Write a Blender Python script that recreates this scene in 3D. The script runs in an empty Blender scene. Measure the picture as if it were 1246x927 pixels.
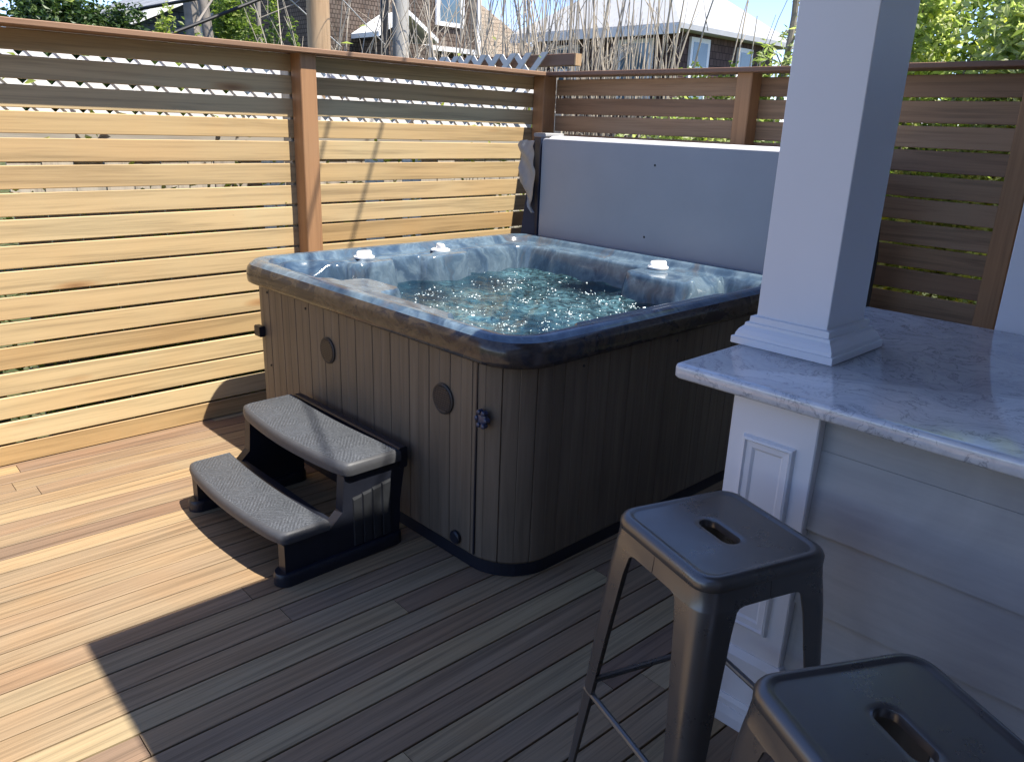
import bpy, math, random
import numpy as np
from mathutils import Vector, Matrix
R = math.radians
random.seed(7); rng = np.random.default_rng(11)
scene = bpy.context.scene
COL = scene.collection

# ------------------------------------------------------------------ helpers
class MB:
    """collects shapes and links them as ONE mesh object"""
    def __init__(s): s.v = []; s.f = []
    def add(s, vs, fs):
        o = len(s.v); s.v += [tuple(map(float, p)) for p in vs]; s.f += [tuple(i + o for i in f) for f in fs]
        return s
    def box(s, x0, x1, y0, y1, z0, z1):
        if x0 > x1: x0, x1 = x1, x0
        if y0 > y1: y0, y1 = y1, y0
        if z0 > z1: z0, z1 = z1, z0
        return s.add([(x0,y0,z0),(x1,y0,z0),(x1,y1,z0),(x0,y1,z0),(x0,y0,z1),(x1,y0,z1),(x1,y1,z1),(x0,y1,z1)],
              [(0,3,2,1),(4,5,6,7),(0,1,5,4),(1,2,6,5),(2,3,7,6),(3,0,4,7)])
    def cbox(s, x0, x1, y0, y1, z0, z1, axis, c=.003):
        """box whose four long edges (along axis) are chamfered"""
        if axis == 'x': a0,a1,b0,b1,l0,l1 = y0,y1,z0,z1,x0,x1
        elif axis == 'y': a0,a1,b0,b1,l0,l1 = x0,x1,z0,z1,y0,y1
        else: a0,a1,b0,b1,l0,l1 = x0,x1,y0,y1,z0,z1
        pr = [(a0+c,b0),(a1-c,b0),(a1,b0+c),(a1,b1-c),(a1-c,b1),(a0+c,b1),(a0,b1-c),(a0,b0+c)]
        return s.prism(pr, axis, l0, l1)
    def prism(s, pr, axis, l0, l1):
        def P(a, b, l): return (l,a,b) if axis == 'x' else ((a,l,b) if axis == 'y' else (a,b,l))
        n = len(pr); vs = [P(a,b,l0) for a,b in pr] + [P(a,b,l1) for a,b in pr]
        fs = [(i,(i+1)%n,n+(i+1)%n,n+i) for i in range(n)] + [tuple(range(n))[::-1], tuple(range(n,2*n))]
        return s.add(vs, fs)
    def tube(s, pts, r, n=8, cap=True):
        pts = [Vector(p) for p in pts]
        rs = r if isinstance(r, (list,tuple)) else [r]*len(pts)
        vs = []; prev = None
        for i, p in enumerate(pts):
            t = (pts[min(i+1,len(pts)-1)] - pts[max(i-1,0)]).normalized()
            if prev is None:
                a = t.cross(Vector((0,0,1)))
                if a.length < 1e-3: a = Vector((1,0,0))
                a.normalize()
            else:
                a = (prev - t*prev.dot(t)).normalized()
            prev = a; b = t.cross(a)
            for k in range(n):
                th = 2*math.pi*k/n; vs.append(p + (a*math.cos(th) + b*math.sin(th))*rs[i])
        fs = []
        for i in range(len(pts)-1):
            for k in range(n): fs.append((i*n+k, i*n+(k+1)%n, (i+1)*n+(k+1)%n, (i+1)*n+k))
        if cap: fs += [tuple(range(n))[::-1], tuple(range((len(pts)-1)*n, len(pts)*n))]
        return s.add(vs, fs)
    def rings(s, rings, closed=True, cap0=False, cap1=False):
        n = len(rings[0]); vs = [p for r in rings for p in r]; fs = []
        for i in range(len(rings)-1):
            for k in range(n if closed else n-1):
                fs.append((i*n+k, i*n+(k+1)%n, (i+1)*n+(k+1)%n, (i+1)*n+k))
        if cap0: fs.append(tuple(range(n))[::-1])
        if cap1: fs.append(tuple(range((len(rings)-1)*n, len(rings)*n)))
        return s.add(vs, fs)
    def lathe(s, prof, c, axis='z', n=24):
        rs = []
        for r, h in prof:
            ring = []
            for k in range(n):
                th = 2*math.pi*k/n; a, b = r*math.cos(th), r*math.sin(th)
                ring.append((c[0]+a,c[1]+b,c[2]+h) if axis=='z' else ((c[0]-h,c[1]-a,c[2]+b) if axis=='-x' else (c[0]+a,c[1]-h,c[2]+b)))
            rs.append(ring)
        return s.rings(rs, cap0=True, cap1=True)
    def build(s, name, mat, parent=None, smooth=False, angle=40):
        me = bpy.data.meshes.new(name); me.from_pydata(s.v, [], s.f); me.update()
        o = bpy.data.objects.new(name, me); COL.objects.link(o)
        if mat: me.materials.append(mat)
        if parent: o.parent = parent; o.matrix_parent_inverse = Matrix.Translation(-Vector(parent.location)) if parent.parent is None else Matrix.Identity(4)
        if smooth:
            me.shade_smooth()
            try: me.set_sharp_from_angle(angle=R(angle))
            except Exception: pass
        return o

def tag(o, label=None, cat=None, group=None, kind=None):
    if label: o['label'] = label
    if cat: o['category'] = cat
    if group: o['group'] = group
    if kind: o['kind'] = kind
    return o
def empty(name, loc, label, cat, group=None):
    o = bpy.data.objects.new(name, None); COL.objects.link(o); o.location = loc; o.empty_display_size = .1
    return tag(o, label, cat, group)

# ------------------------------------------------------------------ materials
class NT:
    def __init__(s, name):
        s.m = bpy.data.materials.new(name); s.m.use_nodes = True; s.t = s.m.node_tree; s.n = s.t.nodes; s.n.clear()
        s.out = s.n.new('ShaderNodeOutputMaterial')
    def node(s, typ, **kw):
        x = s.n.new(typ)
        for k, v in kw.items():
            if k.startswith('_'): setattr(x, k[1:], v)
        return x
    def link(s, a, b): s.t.links.new(a, b)
    def set(s, node, key, v):
        if hasattr(v, 'is_linked') or hasattr(v, 'links'): s.link(v, node.inputs[key])
        else: node.inputs[key].default_value = v
    def math(s, op, a, b=0.0):
        x = s.node('ShaderNodeMath', _operation=op); s.set(x,0,a); s.set(x,1,b); return x.outputs[0]
    def vmath(s, op, a, b):
        x = s.node('ShaderNodeVectorMath', _operation=op); s.set(x,0,a); s.set(x,1,b); return x.outputs[0]
    def coord(s, scale=(1,1,1), kind='Object'):
        c = s.node('ShaderNodeTexCoord'); m = s.node('ShaderNodeMapping'); s.link(c.outputs[kind], m.inputs[0]); m.inputs['Scale'].default_value = scale
        return m.outputs[0]
    def noise(s, vec, scale, detail=4, rough=.55, dist=0):
        x = s.node('ShaderNodeTexNoise'); s.link(vec, x.inputs['Vector']); x.inputs['Scale'].default_value = scale
        x.inputs['Detail'].default_value = detail; x.inputs['Roughness'].default_value = rough; x.inputs['Distortion'].default_value = dist
        return x.outputs['Fac']
    def ramp(s, fac, stops, interp='LINEAR'):
        x = s.node('ShaderNodeValToRGB'); s.link(fac, x.inputs[0]); e = x.color_ramp.elements; x.color_ramp.interpolation = interp
        while len(e) < len(stops): e.new(.5)
        for i, (p, c) in enumerate(stops): e[i].position = p; e[i].color = (*c, 1) if len(c) == 3 else c
        return x.outputs[0]
    def mix(s, fac, a, b, mode='MIX'):
        x = s.node('ShaderNodeMix', _data_type='RGBA', _blend_type=mode)
        s.set(x, 0, fac)
        for i, v in ((6,a),(7,b)):
            if isinstance(v, tuple): x.inputs[i].default_value = (*v,1) if len(v)==3 else v
            else: s.link(v, x.inputs[i])
        return x.outputs[2]
    def island(s): return s.node('ShaderNodeNewGeometry').outputs['Random Per Island']
    def principled(s, color, rough=.5, spec=.5, bump=None, bstr=.2, bdist=.002, **kw):
        p = s.node('ShaderNodeBsdfPrincipled')
        if isinstance(color, tuple): p.inputs['Base Color'].default_value = (*color,1)
        else: s.link(color, p.inputs['Base Color'])
        s.set(p,'Roughness',rough); s.set(p,'Specular IOR Level',spec)
        for k, v in kw.items(): s.set(p, k.replace('_',' '), v)
        if bump is not None:
            b = s.node('ShaderNodeBump'); b.inputs['Strength'].default_value = bstr; b.inputs['Distance'].default_value = bdist
            s.link(bump, b.inputs['Height']); s.link(b.outputs[0], p.inputs['Normal'])
        s.link(p.outputs[0], s.out.inputs[0]); s.p = p
        return s.m

def simple(name, col, rough=.5, spec=.5, var=.15, scale=12, bump=.1, **kw):
    t = NT(name); v = t.coord(); n = t.noise(v, scale, 5)
    c = t.mix(n, tuple(x*(1-var) for x in col), tuple(min(1,x*(1+var)) for x in col))
    return t.principled(c, rough, spec, bump=t.noise(v, scale*8, 3), bstr=bump, **kw)

def wood(name, axis, ramp, grain=(.62,1.15), rough=.6, spec=.3, knots=True, stretch=1.2, across=26, streak=.5, bstr=.3):
    t = NT(name); r = t.island()
    sc = {'x':(stretch,across,across),'y':(across,stretch,across),'z':(across,across,stretch)}[axis]
    off = t.node('ShaderNodeCombineXYZ'); k = t.math('MULTIPLY', r, 137.0)
    for i in range(3): t.link(k, off.inputs[i])
    c = t.node('ShaderNodeTexCoord')
    base = t.vmath('ADD', c.outputs['Object'], off.outputs[0])
    mp = t.node('ShaderNodeMapping'); t.link(base, mp.inputs[0]); mp.inputs['Scale'].default_value = sc
    n1 = t.noise(mp.outputs[0], 1.0, 6, .6, .6)
    mp2 = t.node('ShaderNodeMapping'); t.link(base, mp2.inputs[0]); mp2.inputs['Scale'].default_value = tuple(x*5 if x>5 else x*2.5 for x in sc)
    n2 = t.noise(mp2.outputs[0], 1.0, 4, .6, .2)
    n3 = t.noise(base, 2.2, 3, .5, .5)
    col = t.ramp(r, ramp)
    g = t.math('ADD', t.math('MULTIPLY', n1, .7), t.math('MULTIPLY', n2, .3))
    g = t.ramp(g, [(.33,(grain[0],)*3),(.52,(1,1,1)),(.72,(grain[1],)*3)])
    col = t.mix(1.0, col, g, 'MULTIPLY')
    warm = t.ramp(n3, [(.35,(1,1,1)),(.7,(1.06,.93,.82))])
    col = t.mix(streak, col, warm, 'MULTIPLY')
    if knots:
        vo = t.node('ShaderNodeTexVoronoi'); m3 = t.node('ShaderNodeMapping'); t.link(base, m3.inputs[0])
        m3.inputs['Scale'].default_value = {'x':(1.1,4.5,4.5),'y':(4.5,1.1,4.5),'z':(4.5,4.5,1.1)}[axis]
        t.link(m3.outputs[0], vo.inputs['Vector']); vo.inputs['Scale'].default_value = 1.0
        kn = t.ramp(vo.outputs['Distance'], [(.03,(.42,.2,.1)),(.075,(.8,.62,.5)),(.13,(1,1,1))])
        col = t.mix(.75, col, kn, 'MULTIPLY')
    return t.principled(col, rough, spec, bump=n2, bstr=bstr, bdist=.001)

CEDAR = [(0,(0.440,0.314,0.162)),(.2,(0.520,0.404,0.225)),(.4,(0.400,0.271,0.128)),(.6,(0.480,0.356,0.187)),(.8,(0.530,0.418,0.238)),(1,(0.380,0.252,0.119))]
M = {}
M['cedar_x'] = wood('cedar_boards_x','x',CEDAR, grain=(.60,1.16), across=30, stretch=1.0)
M['cedar_y_shaded'] = wood('cedar_boards_y_shaded','y',[(0,(.28,.175,.10)),(.5,(.35,.23,.14)),(1,(.24,.145,.085))], grain=(.6,1.15))  # darker cedar copy for the right fence, its shade put into the colour
M['cedar_post'] = wood('cedar_post','z',[(0,(.32,.175,.085)),(1,(.36,.205,.105))], grain=(.7,1.1), knots=False)
M['cap_x'] = wood('cap_rail_x','x',[(0,(.25,.15,.095)),(1,(.28,.175,.11))], knots=False)
M['cap_y'] = wood('cap_rail_y','y',[(0,(.16,.095,.065)),(1,(.19,.115,.08))], knots=False)  # darker copy of the cap wood, right fence's shade in the colour
DECK = [(0,(0.178,0.117,0.080)),(.12,(0.282,0.218,0.124)),(.26,(0.208,0.142,0.096)),(.4,(0.342,0.271,0.152)),(.52,(0.153,0.100,0.072)),(.66,(0.257,0.191,0.116)),(.8,(0.188,0.127,0.086)),(.9,(0.312,0.240,0.140)),(1,(0.223,0.158,0.104))]
M['deck'] = wood('deck_boards','x',DECK, grain=(.5,1.3), rough=.6, spec=.3, knots=False, stretch=1.3, across=60, streak=.9, bstr=.35)
M['grey_wood'] = wood('weathered_grey_wood','z',[(0,(.40,.37,.33)),(.5,(.48,.45,.40)),(1,(.34,.31,.28))], knots=False)
M['grey_wood_x'] = wood('weathered_grey_rail','x',[(0,(.3,.28,.25)),(1,(.38,.36,.32))], knots=False)
M['white_vinyl'] = simple('white_vinyl_lattice',(.78,.77,.76),.5,.4,.05,6)
M['grey_lattice'] = simple('grey_painted_lattice',(.60,.585,.56),.6,.3,.15,6)
M['white_paint'] = simple('white_painted_wood',(.74,.74,.76),.42,.4,.03,5,.05)
M['white_trim'] = simple('white_trim_paint',(.75,.75,.75),.5,.4,.05,5,.05)
M['black_plastic'] = simple('black_moulded_plastic',(.012,.014,.022),.38,.4,.3,30,.15)
M['dark_grey'] = simple('dark_grey_plastic',(.022,.021,.022),.5,.4,.2,30,.15)
M['shaded_navy_vinyl'] = simple('shaded_skirt_vinyl',(.012,.02,.045),.5,.4,.3,14,.3)  # dark navy puts the cover skirt's shade into its colour
M['grey_vinyl'] = simple('grey_marine_vinyl',(.37,.37,.385),.5,.35,.08,5,.2)
M['vinyl_flap'] = simple('crumpled_grey_vinyl',(.33,.33,.33),.55,.35,.2,20,.5)
M['white_plastic'] = simple('white_plastic_knob',(.8,.8,.78),.3,.5,.03,10,.02)
M['cable'] = simple('black_cable_sheath',(.012,.012,.014),.5,.4,.1,10,.05)
M['wire'] = simple('pale_guy_wire',(.5,.5,.5),.4,.5,.1,10,.05)

def m_steel():
    t = NT('gunmetal_powder_coat'); v = t.coord(); n = t.noise(v, 260, 2); n2 = t.noise(v, 6, 4)
    c = t.mix(n2, (.050,.044,.040), (.068,.060,.055))
    return t.principled(c, t.ramp(t.noise(v,14,6,.65), [(.35,(.26,.26,.26)),(.7,(.38,.38,.38))]), .6, Metallic=.12, IOR=1.9)
M['steel'] = m_steel()

def m_marble():
    t = NT('marbled_quartz_top'); v = t.coord((1,1,1))
    warp = t.node('ShaderNodeTexNoise'); t.link(v, warp.inputs['Vector']); warp.inputs['Scale'].default_value = 3.2; warp.inputs['Detail'].default_value = 5
    vv = t.vmath('ADD', v, t.vmath('MULTIPLY', warp.outputs['Color'], (.55,.55,.3)))
    vs = t.node('ShaderNodeMapping'); t.link(vv, vs.inputs[0]); vs.inputs['Scale'].default_value = (2.2,1.1,1.5); vs.inputs['Rotation'].default_value = (0,0,R(35))
    n = t.noise(vs.outputs[0], 5.5, 7, .62, .8)
    ve = t.math('ABSOLUTE', t.math('SUBTRACT', n, .5))
    vein = t.ramp(ve, [(0,(.42,.43,.46)),(.006,(.66,.67,.7)),(.022,(1,1,1))])
    cl = t.noise(vs.outputs[0], 2.4, 6, .6, .6)
    base = t.ramp(cl, [(.3,(.56,.58,.62)),(.5,(.70,.71,.73)),(.68,(.80,.80,.80))])
    fine = t.noise(vs.outputs[0], 26, 5, .7, .5)
    base = t.mix(.5, base, t.ramp(fine,[(.35,(.72,.73,.76)),(.6,(1,1,1))]), 'MULTIPLY')
    return t.principled(t.mix(.85, base, vein, 'MULTIPLY'), .13, 1.0, bump=fine, bstr=.05, bdist=.0006)
M['marble'] = m_marble()

def m_acrylic():
    t = NT('marbled_blue_acrylic'); v = t.coord()
    w = t.node('ShaderNodeTexNoise'); t.link(v, w.inputs['Vector']); w.inputs['Scale'].default_value = 2.6; w.inputs['Detail'].default_value = 5
    vv = t.vmath('ADD', v, t.vmath('MULTIPLY', w.outputs['Color'], (.5,.5,.35)))
    mp = t.node('ShaderNodeMapping'); t.link(vv, mp.inputs[0]); mp.inputs['Scale'].default_value = (3.2,3.2,1.5); mp.inputs['Rotation'].default_value = (R(25),R(20),R(20))
    n = t.noise(mp.outputs[0], 1.2, 6, .58, .5)
    c = t.ramp(n, [(.25,(.018,.036,.07)),(.4,(.05,.083,.125)),(.5,(.105,.15,.19)),(.58,(.06,.098,.14)),(.7,(.095,.092,.095)),(.82,(.03,.05,.075))])
    st = t.node('ShaderNodeMapping'); t.link(vv, st.inputs[0]); st.inputs['Scale'].default_value = (16,16,2.2); st.inputs['Rotation'].default_value = (R(10),R(30),R(15))
    n2 = t.noise(st.outputs[0], 2.0, 5, .6, .5)
    c = t.mix(.5, c, t.ramp(n2, [(.36,(.7,.74,.8)),(.5,(1,1,1)),(.66,(1.5,1.5,1.5)),(.74,(2.2,2.2,2.2))]), 'MULTIPLY')
    return t.principled(c, .14, .5, bump=t.noise(v,90,2), bstr=.02, bdist=.0005)
M['acrylic'] = m_acrylic()
def m_lip():
    t = NT('marbled_lip_reflection'); v = t.coord()
    mp = t.node('ShaderNodeMapping'); t.link(v, mp.inputs[0]); mp.inputs['Scale'].default_value = (3,3,5)
    n = t.noise(mp.outputs[0], 1.9, 6, .6, 1.3)
    c = t.ramp(n, [(.3,(.006,.010,.024)),(.44,(.018,.02,.03)),(.52,(.065,.052,.042)),(.62,(.048,.04,.038)),(.72,(.012,.018,.036))])  # brown stops put the sunlit deck's reflection into the acrylic colour
    n2 = t.noise(mp.outputs[0], 9, 5, .6, .8)
    c = t.mix(.6, c, t.ramp(n2, [(.35,(.6,.6,.62)),(.6,(1.2,1.2,1.2))]), 'MULTIPLY')
    return t.principled(c, .18, .5)
M['lip'] = m_lip()

def m_water():
    t = NT('aerated_spa_water'); v = t.coord()
    n1 = t.noise(v, 7, 5, .6, .8); n2 = t.noise(v, 34, 4, .6, .6)
    b = t.node('ShaderNodeBump'); b.inputs['Strength'].default_value = .35; b.inputs['Distance'].default_value = .02
    t.link(t.math('ADD', n1, t.math('MULTIPLY', n2, .35)), b.inputs['Height'])
    fr = t.node('ShaderNodeFresnel'); fr.inputs['IOR'].default_value = 1.33; t.link(b.outputs[0], fr.inputs['Normal'])
    tr = t.node('ShaderNodeBsdfTransparent'); tr.inputs[0].default_value = (.50,.70,.78,1)
    gl = t.node('ShaderNodeBsdfGlossy'); gl.inputs['Roughness'].default_value = .12; t.link(b.outputs[0], gl.inputs['Normal'])
    df = t.node('ShaderNodeBsdfPrincipled'); df.inputs['Base Color'].default_value = (.09,.20,.235,1); df.inputs['Roughness'].default_value = .25
    t.link(b.outputs[0], df.inputs['Normal'])
    big = t.noise(v, 2.3, 3, .5, .4)
    aer = t.math('MULTIPLY', t.ramp(big, [(.38,(0,0,0)),(.62,(1,1,1))]), t.ramp(n2, [(.4,(.12,.12,.12)),(.62,(.9,.9,.9))]))
    m1 = t.node('ShaderNodeMixShader'); t.link(aer, m1.inputs[0]); t.link(tr.outputs[0], m1.inputs[1]); t.link(df.outputs[0], m1.inputs[2])
    m2 = t.node('ShaderNodeMixShader'); t.link(fr.outputs[0], m2.inputs[0]); t.link(m1.outputs[0], m2.inputs[1]); t.link(gl.outputs[0], m2.inputs[2])
    t.link(m2.outputs[0], t.out.inputs[0]); return t.m
M['water'] = m_water()
M['foam'] = simple('white_bubbles',(.78,.86,.86),.35,.5,.1,60,.05)

def m_cabinet():
    t = NT('woodgrain_resin_cabinet'); v = t.coord((34,34,1.6)); n = t.noise(v, 1.0, 6, .6, .5); v2 = t.coord(); n2 = t.noise(v2, 2.0, 3)
    c = t.ramp(n, [(.3,(.10,.078,.056)),(.55,(.14,.11,.079)),(.75,(.172,.138,.10))])
    c = t.mix(.5, c, t.ramp(n2, [(.3,(.8,.8,.8)),(.7,(1.15,1.15,1.15))]), 'MULTIPLY')
    return t.principled(c, .5, .35, bump=n, bstr=.25, bdist=.001)
M['cabinet'] = m_cabinet()

def m_tread():
    t = NT('textured_step_tread'); v = t.coord(); sp = t.noise(v, 190, 3, .7); n = t.noise(v, 7, 4)
    # woven diagonal grain moulded into the tread
    ch = t.node('ShaderNodeTexChecker'); t.link(v, ch.inputs['Vector']); ch.inputs['Scale'].default_value = 9
    wa = t.node('ShaderNodeTexWave'); ma = t.node('ShaderNodeMapping'); t.link(v, ma.inputs[0]); ma.inputs['Rotation'].default_value = (0,0,R(38)); t.link(ma.outputs[0], wa.inputs['Vector']); wa.inputs['Scale'].default_value = 26; wa.inputs['Distortion'].default_value = 1.5
    wb = t.node('ShaderNodeTexWave'); mb = t.node('ShaderNodeMapping'); t.link(v, mb.inputs[0]); mb.inputs['Rotation'].default_value = (0,0,R(-52)); t.link(mb.outputs[0], wb.inputs['Vector']); wb.inputs['Scale'].default_value = 26; wb.inputs['Distortion'].default_value = 1.5
    w = t.mix(ch.outputs['Fac'], wa.outputs['Color'], wb.outputs['Color'])
    c = t.ramp(sp, [(.3,(.038,.042,.048)),(.5,(.063,.069,.079)),(.7,(.125,.135,.15))])
    c = t.mix(.35, c, w, 'MULTIPLY'); c = t.mix(.4, c, t.ramp(n,[(.3,(.8,.8,.8)),(.7,(1.2,1.2,1.2))]),'MULTIPLY')
    return t.principled(c, .55, .4, bump=w, bstr=.35, bdist=.0025)
M['tread'] = m_tread()
M['tread_edge'] = simple('step_tread_edge',(.055,.057,.063),.5,.4,.2,40,.2)

def m_siding():
    t = NT('grey_fibre_siding'); v = t.coord((3,1.5,14)); n = t.noise(v, 3, 5, .6, .4); v2 = t.coord((1,1,1)); s = t.noise(v2, 3.5, 5, .6, .6)
    c = t.ramp(n, [(.3,(.36,.355,.35)),(.7,(.415,.41,.40))])
    c = t.mix(.6, c, t.ramp(s, [(.35,(.84,.84,.85)),(.62,(1.1,1.1,1.1))]), 'MULTIPLY')
    return t.principled(c, .6, .3, bump=n, bstr=.1)
M['siding'] = m_siding()

def m_shingle(name, a, b, sx=9, sz=7):
    t = NT(name); v = t.coord((1,1,1))
    br = t.node('ShaderNodeTexBrick'); mp = t.node('ShaderNodeMapping')
    g = t.node('ShaderNodeTexCoord'); sep = t.node('ShaderNodeSeparateXYZ'); t.link(g.outputs['Object'], sep.inputs[0])
    cmb = t.node('ShaderNodeCombineXYZ'); t.link(t.math('ADD', sep.outputs[0], sep.outputs[1]), cmb.inputs[0]); t.link(sep.outputs[2], cmb.inputs[1])
    t.link(cmb.outputs[0], br.inputs['Vector']); br.inputs['Scale'].default_value = 1.0; br.inputs['Brick Width'].default_value = 1.2/sx; br.inputs['Row Height'].default_value = 1.0/sz
    br.inputs['Mortar Size'].default_value = .008; br.inputs['Color1'].default_value = (*a,1); br.inputs['Color2'].default_value = (*b,1); br.inputs['Mortar'].default_value = tuple(x*.35 for x in a)+(1,)
    n = t.noise(v, 3, 5)
    c = t.mix(.5, br.outputs['Color'], t.ramp(n,[(.3,(.7,.7,.7)),(.7,(1.3,1.3,1.3))]), 'MULTIPLY')
    return t.principled(c, .8, .2, bump=br.outputs['Fac'], bstr=.4, bdist=-.01)
M['brown_shingle'] = m_shingle('brown_cedar_shingles',(.10,.072,.055),(.13,.10,.08),16,12)
M['dark_shingle'] = m_shingle('dark_brown_shingles',(.075,.046,.04),(.11,.07,.06))
M['slate_siding'] = m_shingle('slate_blue_siding',(.10,.12,.16),(.13,.15,.19),2,6)
M['tan_roof'] = m_shingle('tan_roof_shingles',(.24,.19,.14),(.29,.235,.18),12,10)
M['pale_roof'] = simple('pale_grey_roof',(.34,.35,.365),.8,.2,.12,7,.3)
M['grey_roof'] = m_shingle('grey_roof_shingles',(.20,.21,.23),(.26,.27,.29),4,5)
M['house_shingle'] = m_shingle('grey_house_shingles',(.16,.155,.15),(.2,.195,.19),6,6)
def m_glass():
    t = NT('window_glass'); v = t.coord(); return t.principled(t.mix(t.noise(v,2,2),(.05,.09,.13),(.12,.2,.26)), .05, .8)
M['glass'] = m_glass()
M['pole_tan'] = wood('tan_pole_wood','z',[(0,(.40,.27,.16)),(1,(.42,.29,.17))], knots=False, across=14)
M['pole_grey'] = wood('grey_pole_wood','z',[(0,(.36,.37,.35)),(1,(.4,.4,.38))], knots=False, across=14)
M['bark'] = simple('mottled_bark',(.26,.23,.2),.85,.1,.5,9,.5)
M['stem'] = simple('dry_pale_stems',(.44,.385,.31),.8,.15,.3,6,.2)

def m_leaf(name, stops, trans=.35, rough=.45):
    t = NT(name); r = t.island(); c = t.ramp(r, stops)
    p = t.node('ShaderNodeBsdfPrincipled'); t.link(c, p.inputs['Base Color']); p.inputs['Roughness'].default_value = rough; p.inputs['Specular IOR Level'].default_value = .4
    tr = t.node('ShaderNodeBsdfTranslucent'); t.link(t.mix(1.0, c, (1.1,1.25,.6), 'MULTIPLY'), tr.inputs[0])
    m = t.node('ShaderNodeMixShader'); m.inputs[0].default_value = trans
    t.link(p.outputs[0], m.inputs[1]); t.link(tr.outputs[0], m.inputs[2]); t.link(m.outputs[0], t.out.inputs[0]); return t.m
M['leaf_dark'] = m_leaf('dark_hedge_leaves',[(0,(.022,.05,.016)),(.5,(.045,.085,.024)),(.85,(.08,.13,.035)),(1,(.14,.19,.06))],.25)
M['leaf_mid'] = m_leaf('fresh_green_leaves',[(0,(.08,.13,.025)),(.5,(.15,.22,.045)),(.85,(.24,.30,.07)),(1,(.34,.38,.12))],.45)
M['leaf_pale'] = m_leaf('pale_variegated_leaves',[(0,(.20,.26,.09)),(.3,(.40,.46,.22)),(.6,(.58,.61,.38)),(.88,(.74,.74,.55)),(1,(.62,.60,.05))],.6)
M['leaf_lime'] = m_leaf('lime_green_leaves',[(0,(.18,.24,.05)),(.5,(.32,.38,.09)),(1,(.46,.48,.16))],.45)
M['leaf_dry'] = m_leaf('dull_olive_leaves',[(0,(.06,.07,.03)),(.5,(.12,.13,.05)),(1,(.22,.2,.1))])
def m_ground():
    t = NT('grass_and_soil'); v = t.coord(); n = t.noise(v, .6, 6); n2 = t.noise(v, 9, 6)
    c = t.ramp(n2, [(.3,(.035,.035,.018)),(.5,(.07,.085,.03)),(.7,(.13,.12,.07))])
    return t.principled(t.mix(.5, c, t.ramp(n,[(.3,(.6,.6,.6)),(.7,(1.3,1.3,1.3))]),'MULTIPLY'), .95, .1, bump=n2, bstr=.6, bdist=.03)
M['ground'] = m_ground()
def m_dirt():
    t = NT('brown_leaf_litter'); v = t.coord(); n = t.noise(v, 30, 6)
    return t.principled(t.ramp(n, [(.3,(.04,.03,.02)),(.6,(.12,.09,.06))]), .95, .1)

# ------------------------------------------------------------------ ground and deck
GZ = -.42
g = MB(); g.add([(-250,-250,GZ),(250,-250,GZ),(250,250,GZ),(-250,250,GZ)],[(0,1,2,3)])
tag(g.build('ground', M['ground']), 'dark soil and rough grass around the deck', 'ground', kind='structure')

DROT = -.033
deck = MB(); PITCH = .0965; y = -1.55
boards = [-1.55 + k*PITCH for k in range(-36, 22)]
for k, yb in enumerate(boards):
    # (u along the boards, v across) before the small rotation of the whole deck about z
    x = -7.2 + random.uniform(0, 1.4); cuts = [-7.6]
    while x < .8: cuts.append(x); x += random.uniform(1.5, 3.2)
    cuts.append(.5)
    for a, b in zip(cuts[:-1], cuts[1:]):
        dz = random.uniform(-.0008, .0008)
        deck.cbox(a+.0012, b-.0012, yb+.0031, yb+PITCH-.0031, -.025+dz, dz, 'x', .0012)
def rot_deck(p):
    x, y, z = p; x += 3.4; 
    return (x*math.cos(DROT)-y*math.sin(DROT)-3.4, x*math.sin(DROT)+y*math.cos(DROT), z)
deck.v = [rot_deck(p) for p in deck.v]
# keep the boards from running through the fence lines
deck.v = [(min(x,.02), min(y,.018), z) for x, y, z in deck.v]
dk = tag(deck.build('deck', M['deck']), 'hardwood deck of long narrow boards in mixed browns', 'deck', kind='structure')
sub = MB().box(-7.6,.02,-5.2,.018,-.09,-.03)
tag(sub.build('deck_subfloor', M['black_plastic']), 'dark framing under the deck boards', 'deck framing', kind='structure')

# ------------------------------------------------------------------ slat fences
ZT, P_, SH = 1.7475, .1095, .0962
lf = empty('slat_fence', (-2,0,0), 'sunlit cedar slat fence running along the back of the deck behind the steps', 'fence', 'horizontal slat fences')
sl = MB(); XP = -1.805
for j in range(17):
    zb = ZT - P_*j
    for a, b in ((-4.7, XP-.001), (XP+.001, -.003)):
        dz = random.uniform(-.0045,.0045)*(j<16); z1 = min(zb+(.0885 if j in (1,2,3) else SH)+dz, 1.824)
        if j == 16: sl.cbox(a, b, 0, .02, .004, z1, 'x', .002)
        else: sl.cbox(a, b, random.uniform(-.001,.001), .02, zb+dz, z1, 'x', .0025)
sl.build('slat_panel', M['cedar_x'], lf)
for xp in (XP, -4.15):
    MB().cbox(xp-.045, xp+.045, -.1, -.002, .001, 1.826, 'z', .004).build('post', M['cedar_post'], lf)
MB().cbox(-4.7, -.137, -.135, .04, 1.827, 1.851, 'x', .003).build('cap_rail', M['cap_x'], lf)
for xp in (XP, -4.15): MB().cbox(xp-.045, xp+.045, .023, .11, -.4, 1.826, 'z', .004).build('back_post', M['grey_wood'], lf)

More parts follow.
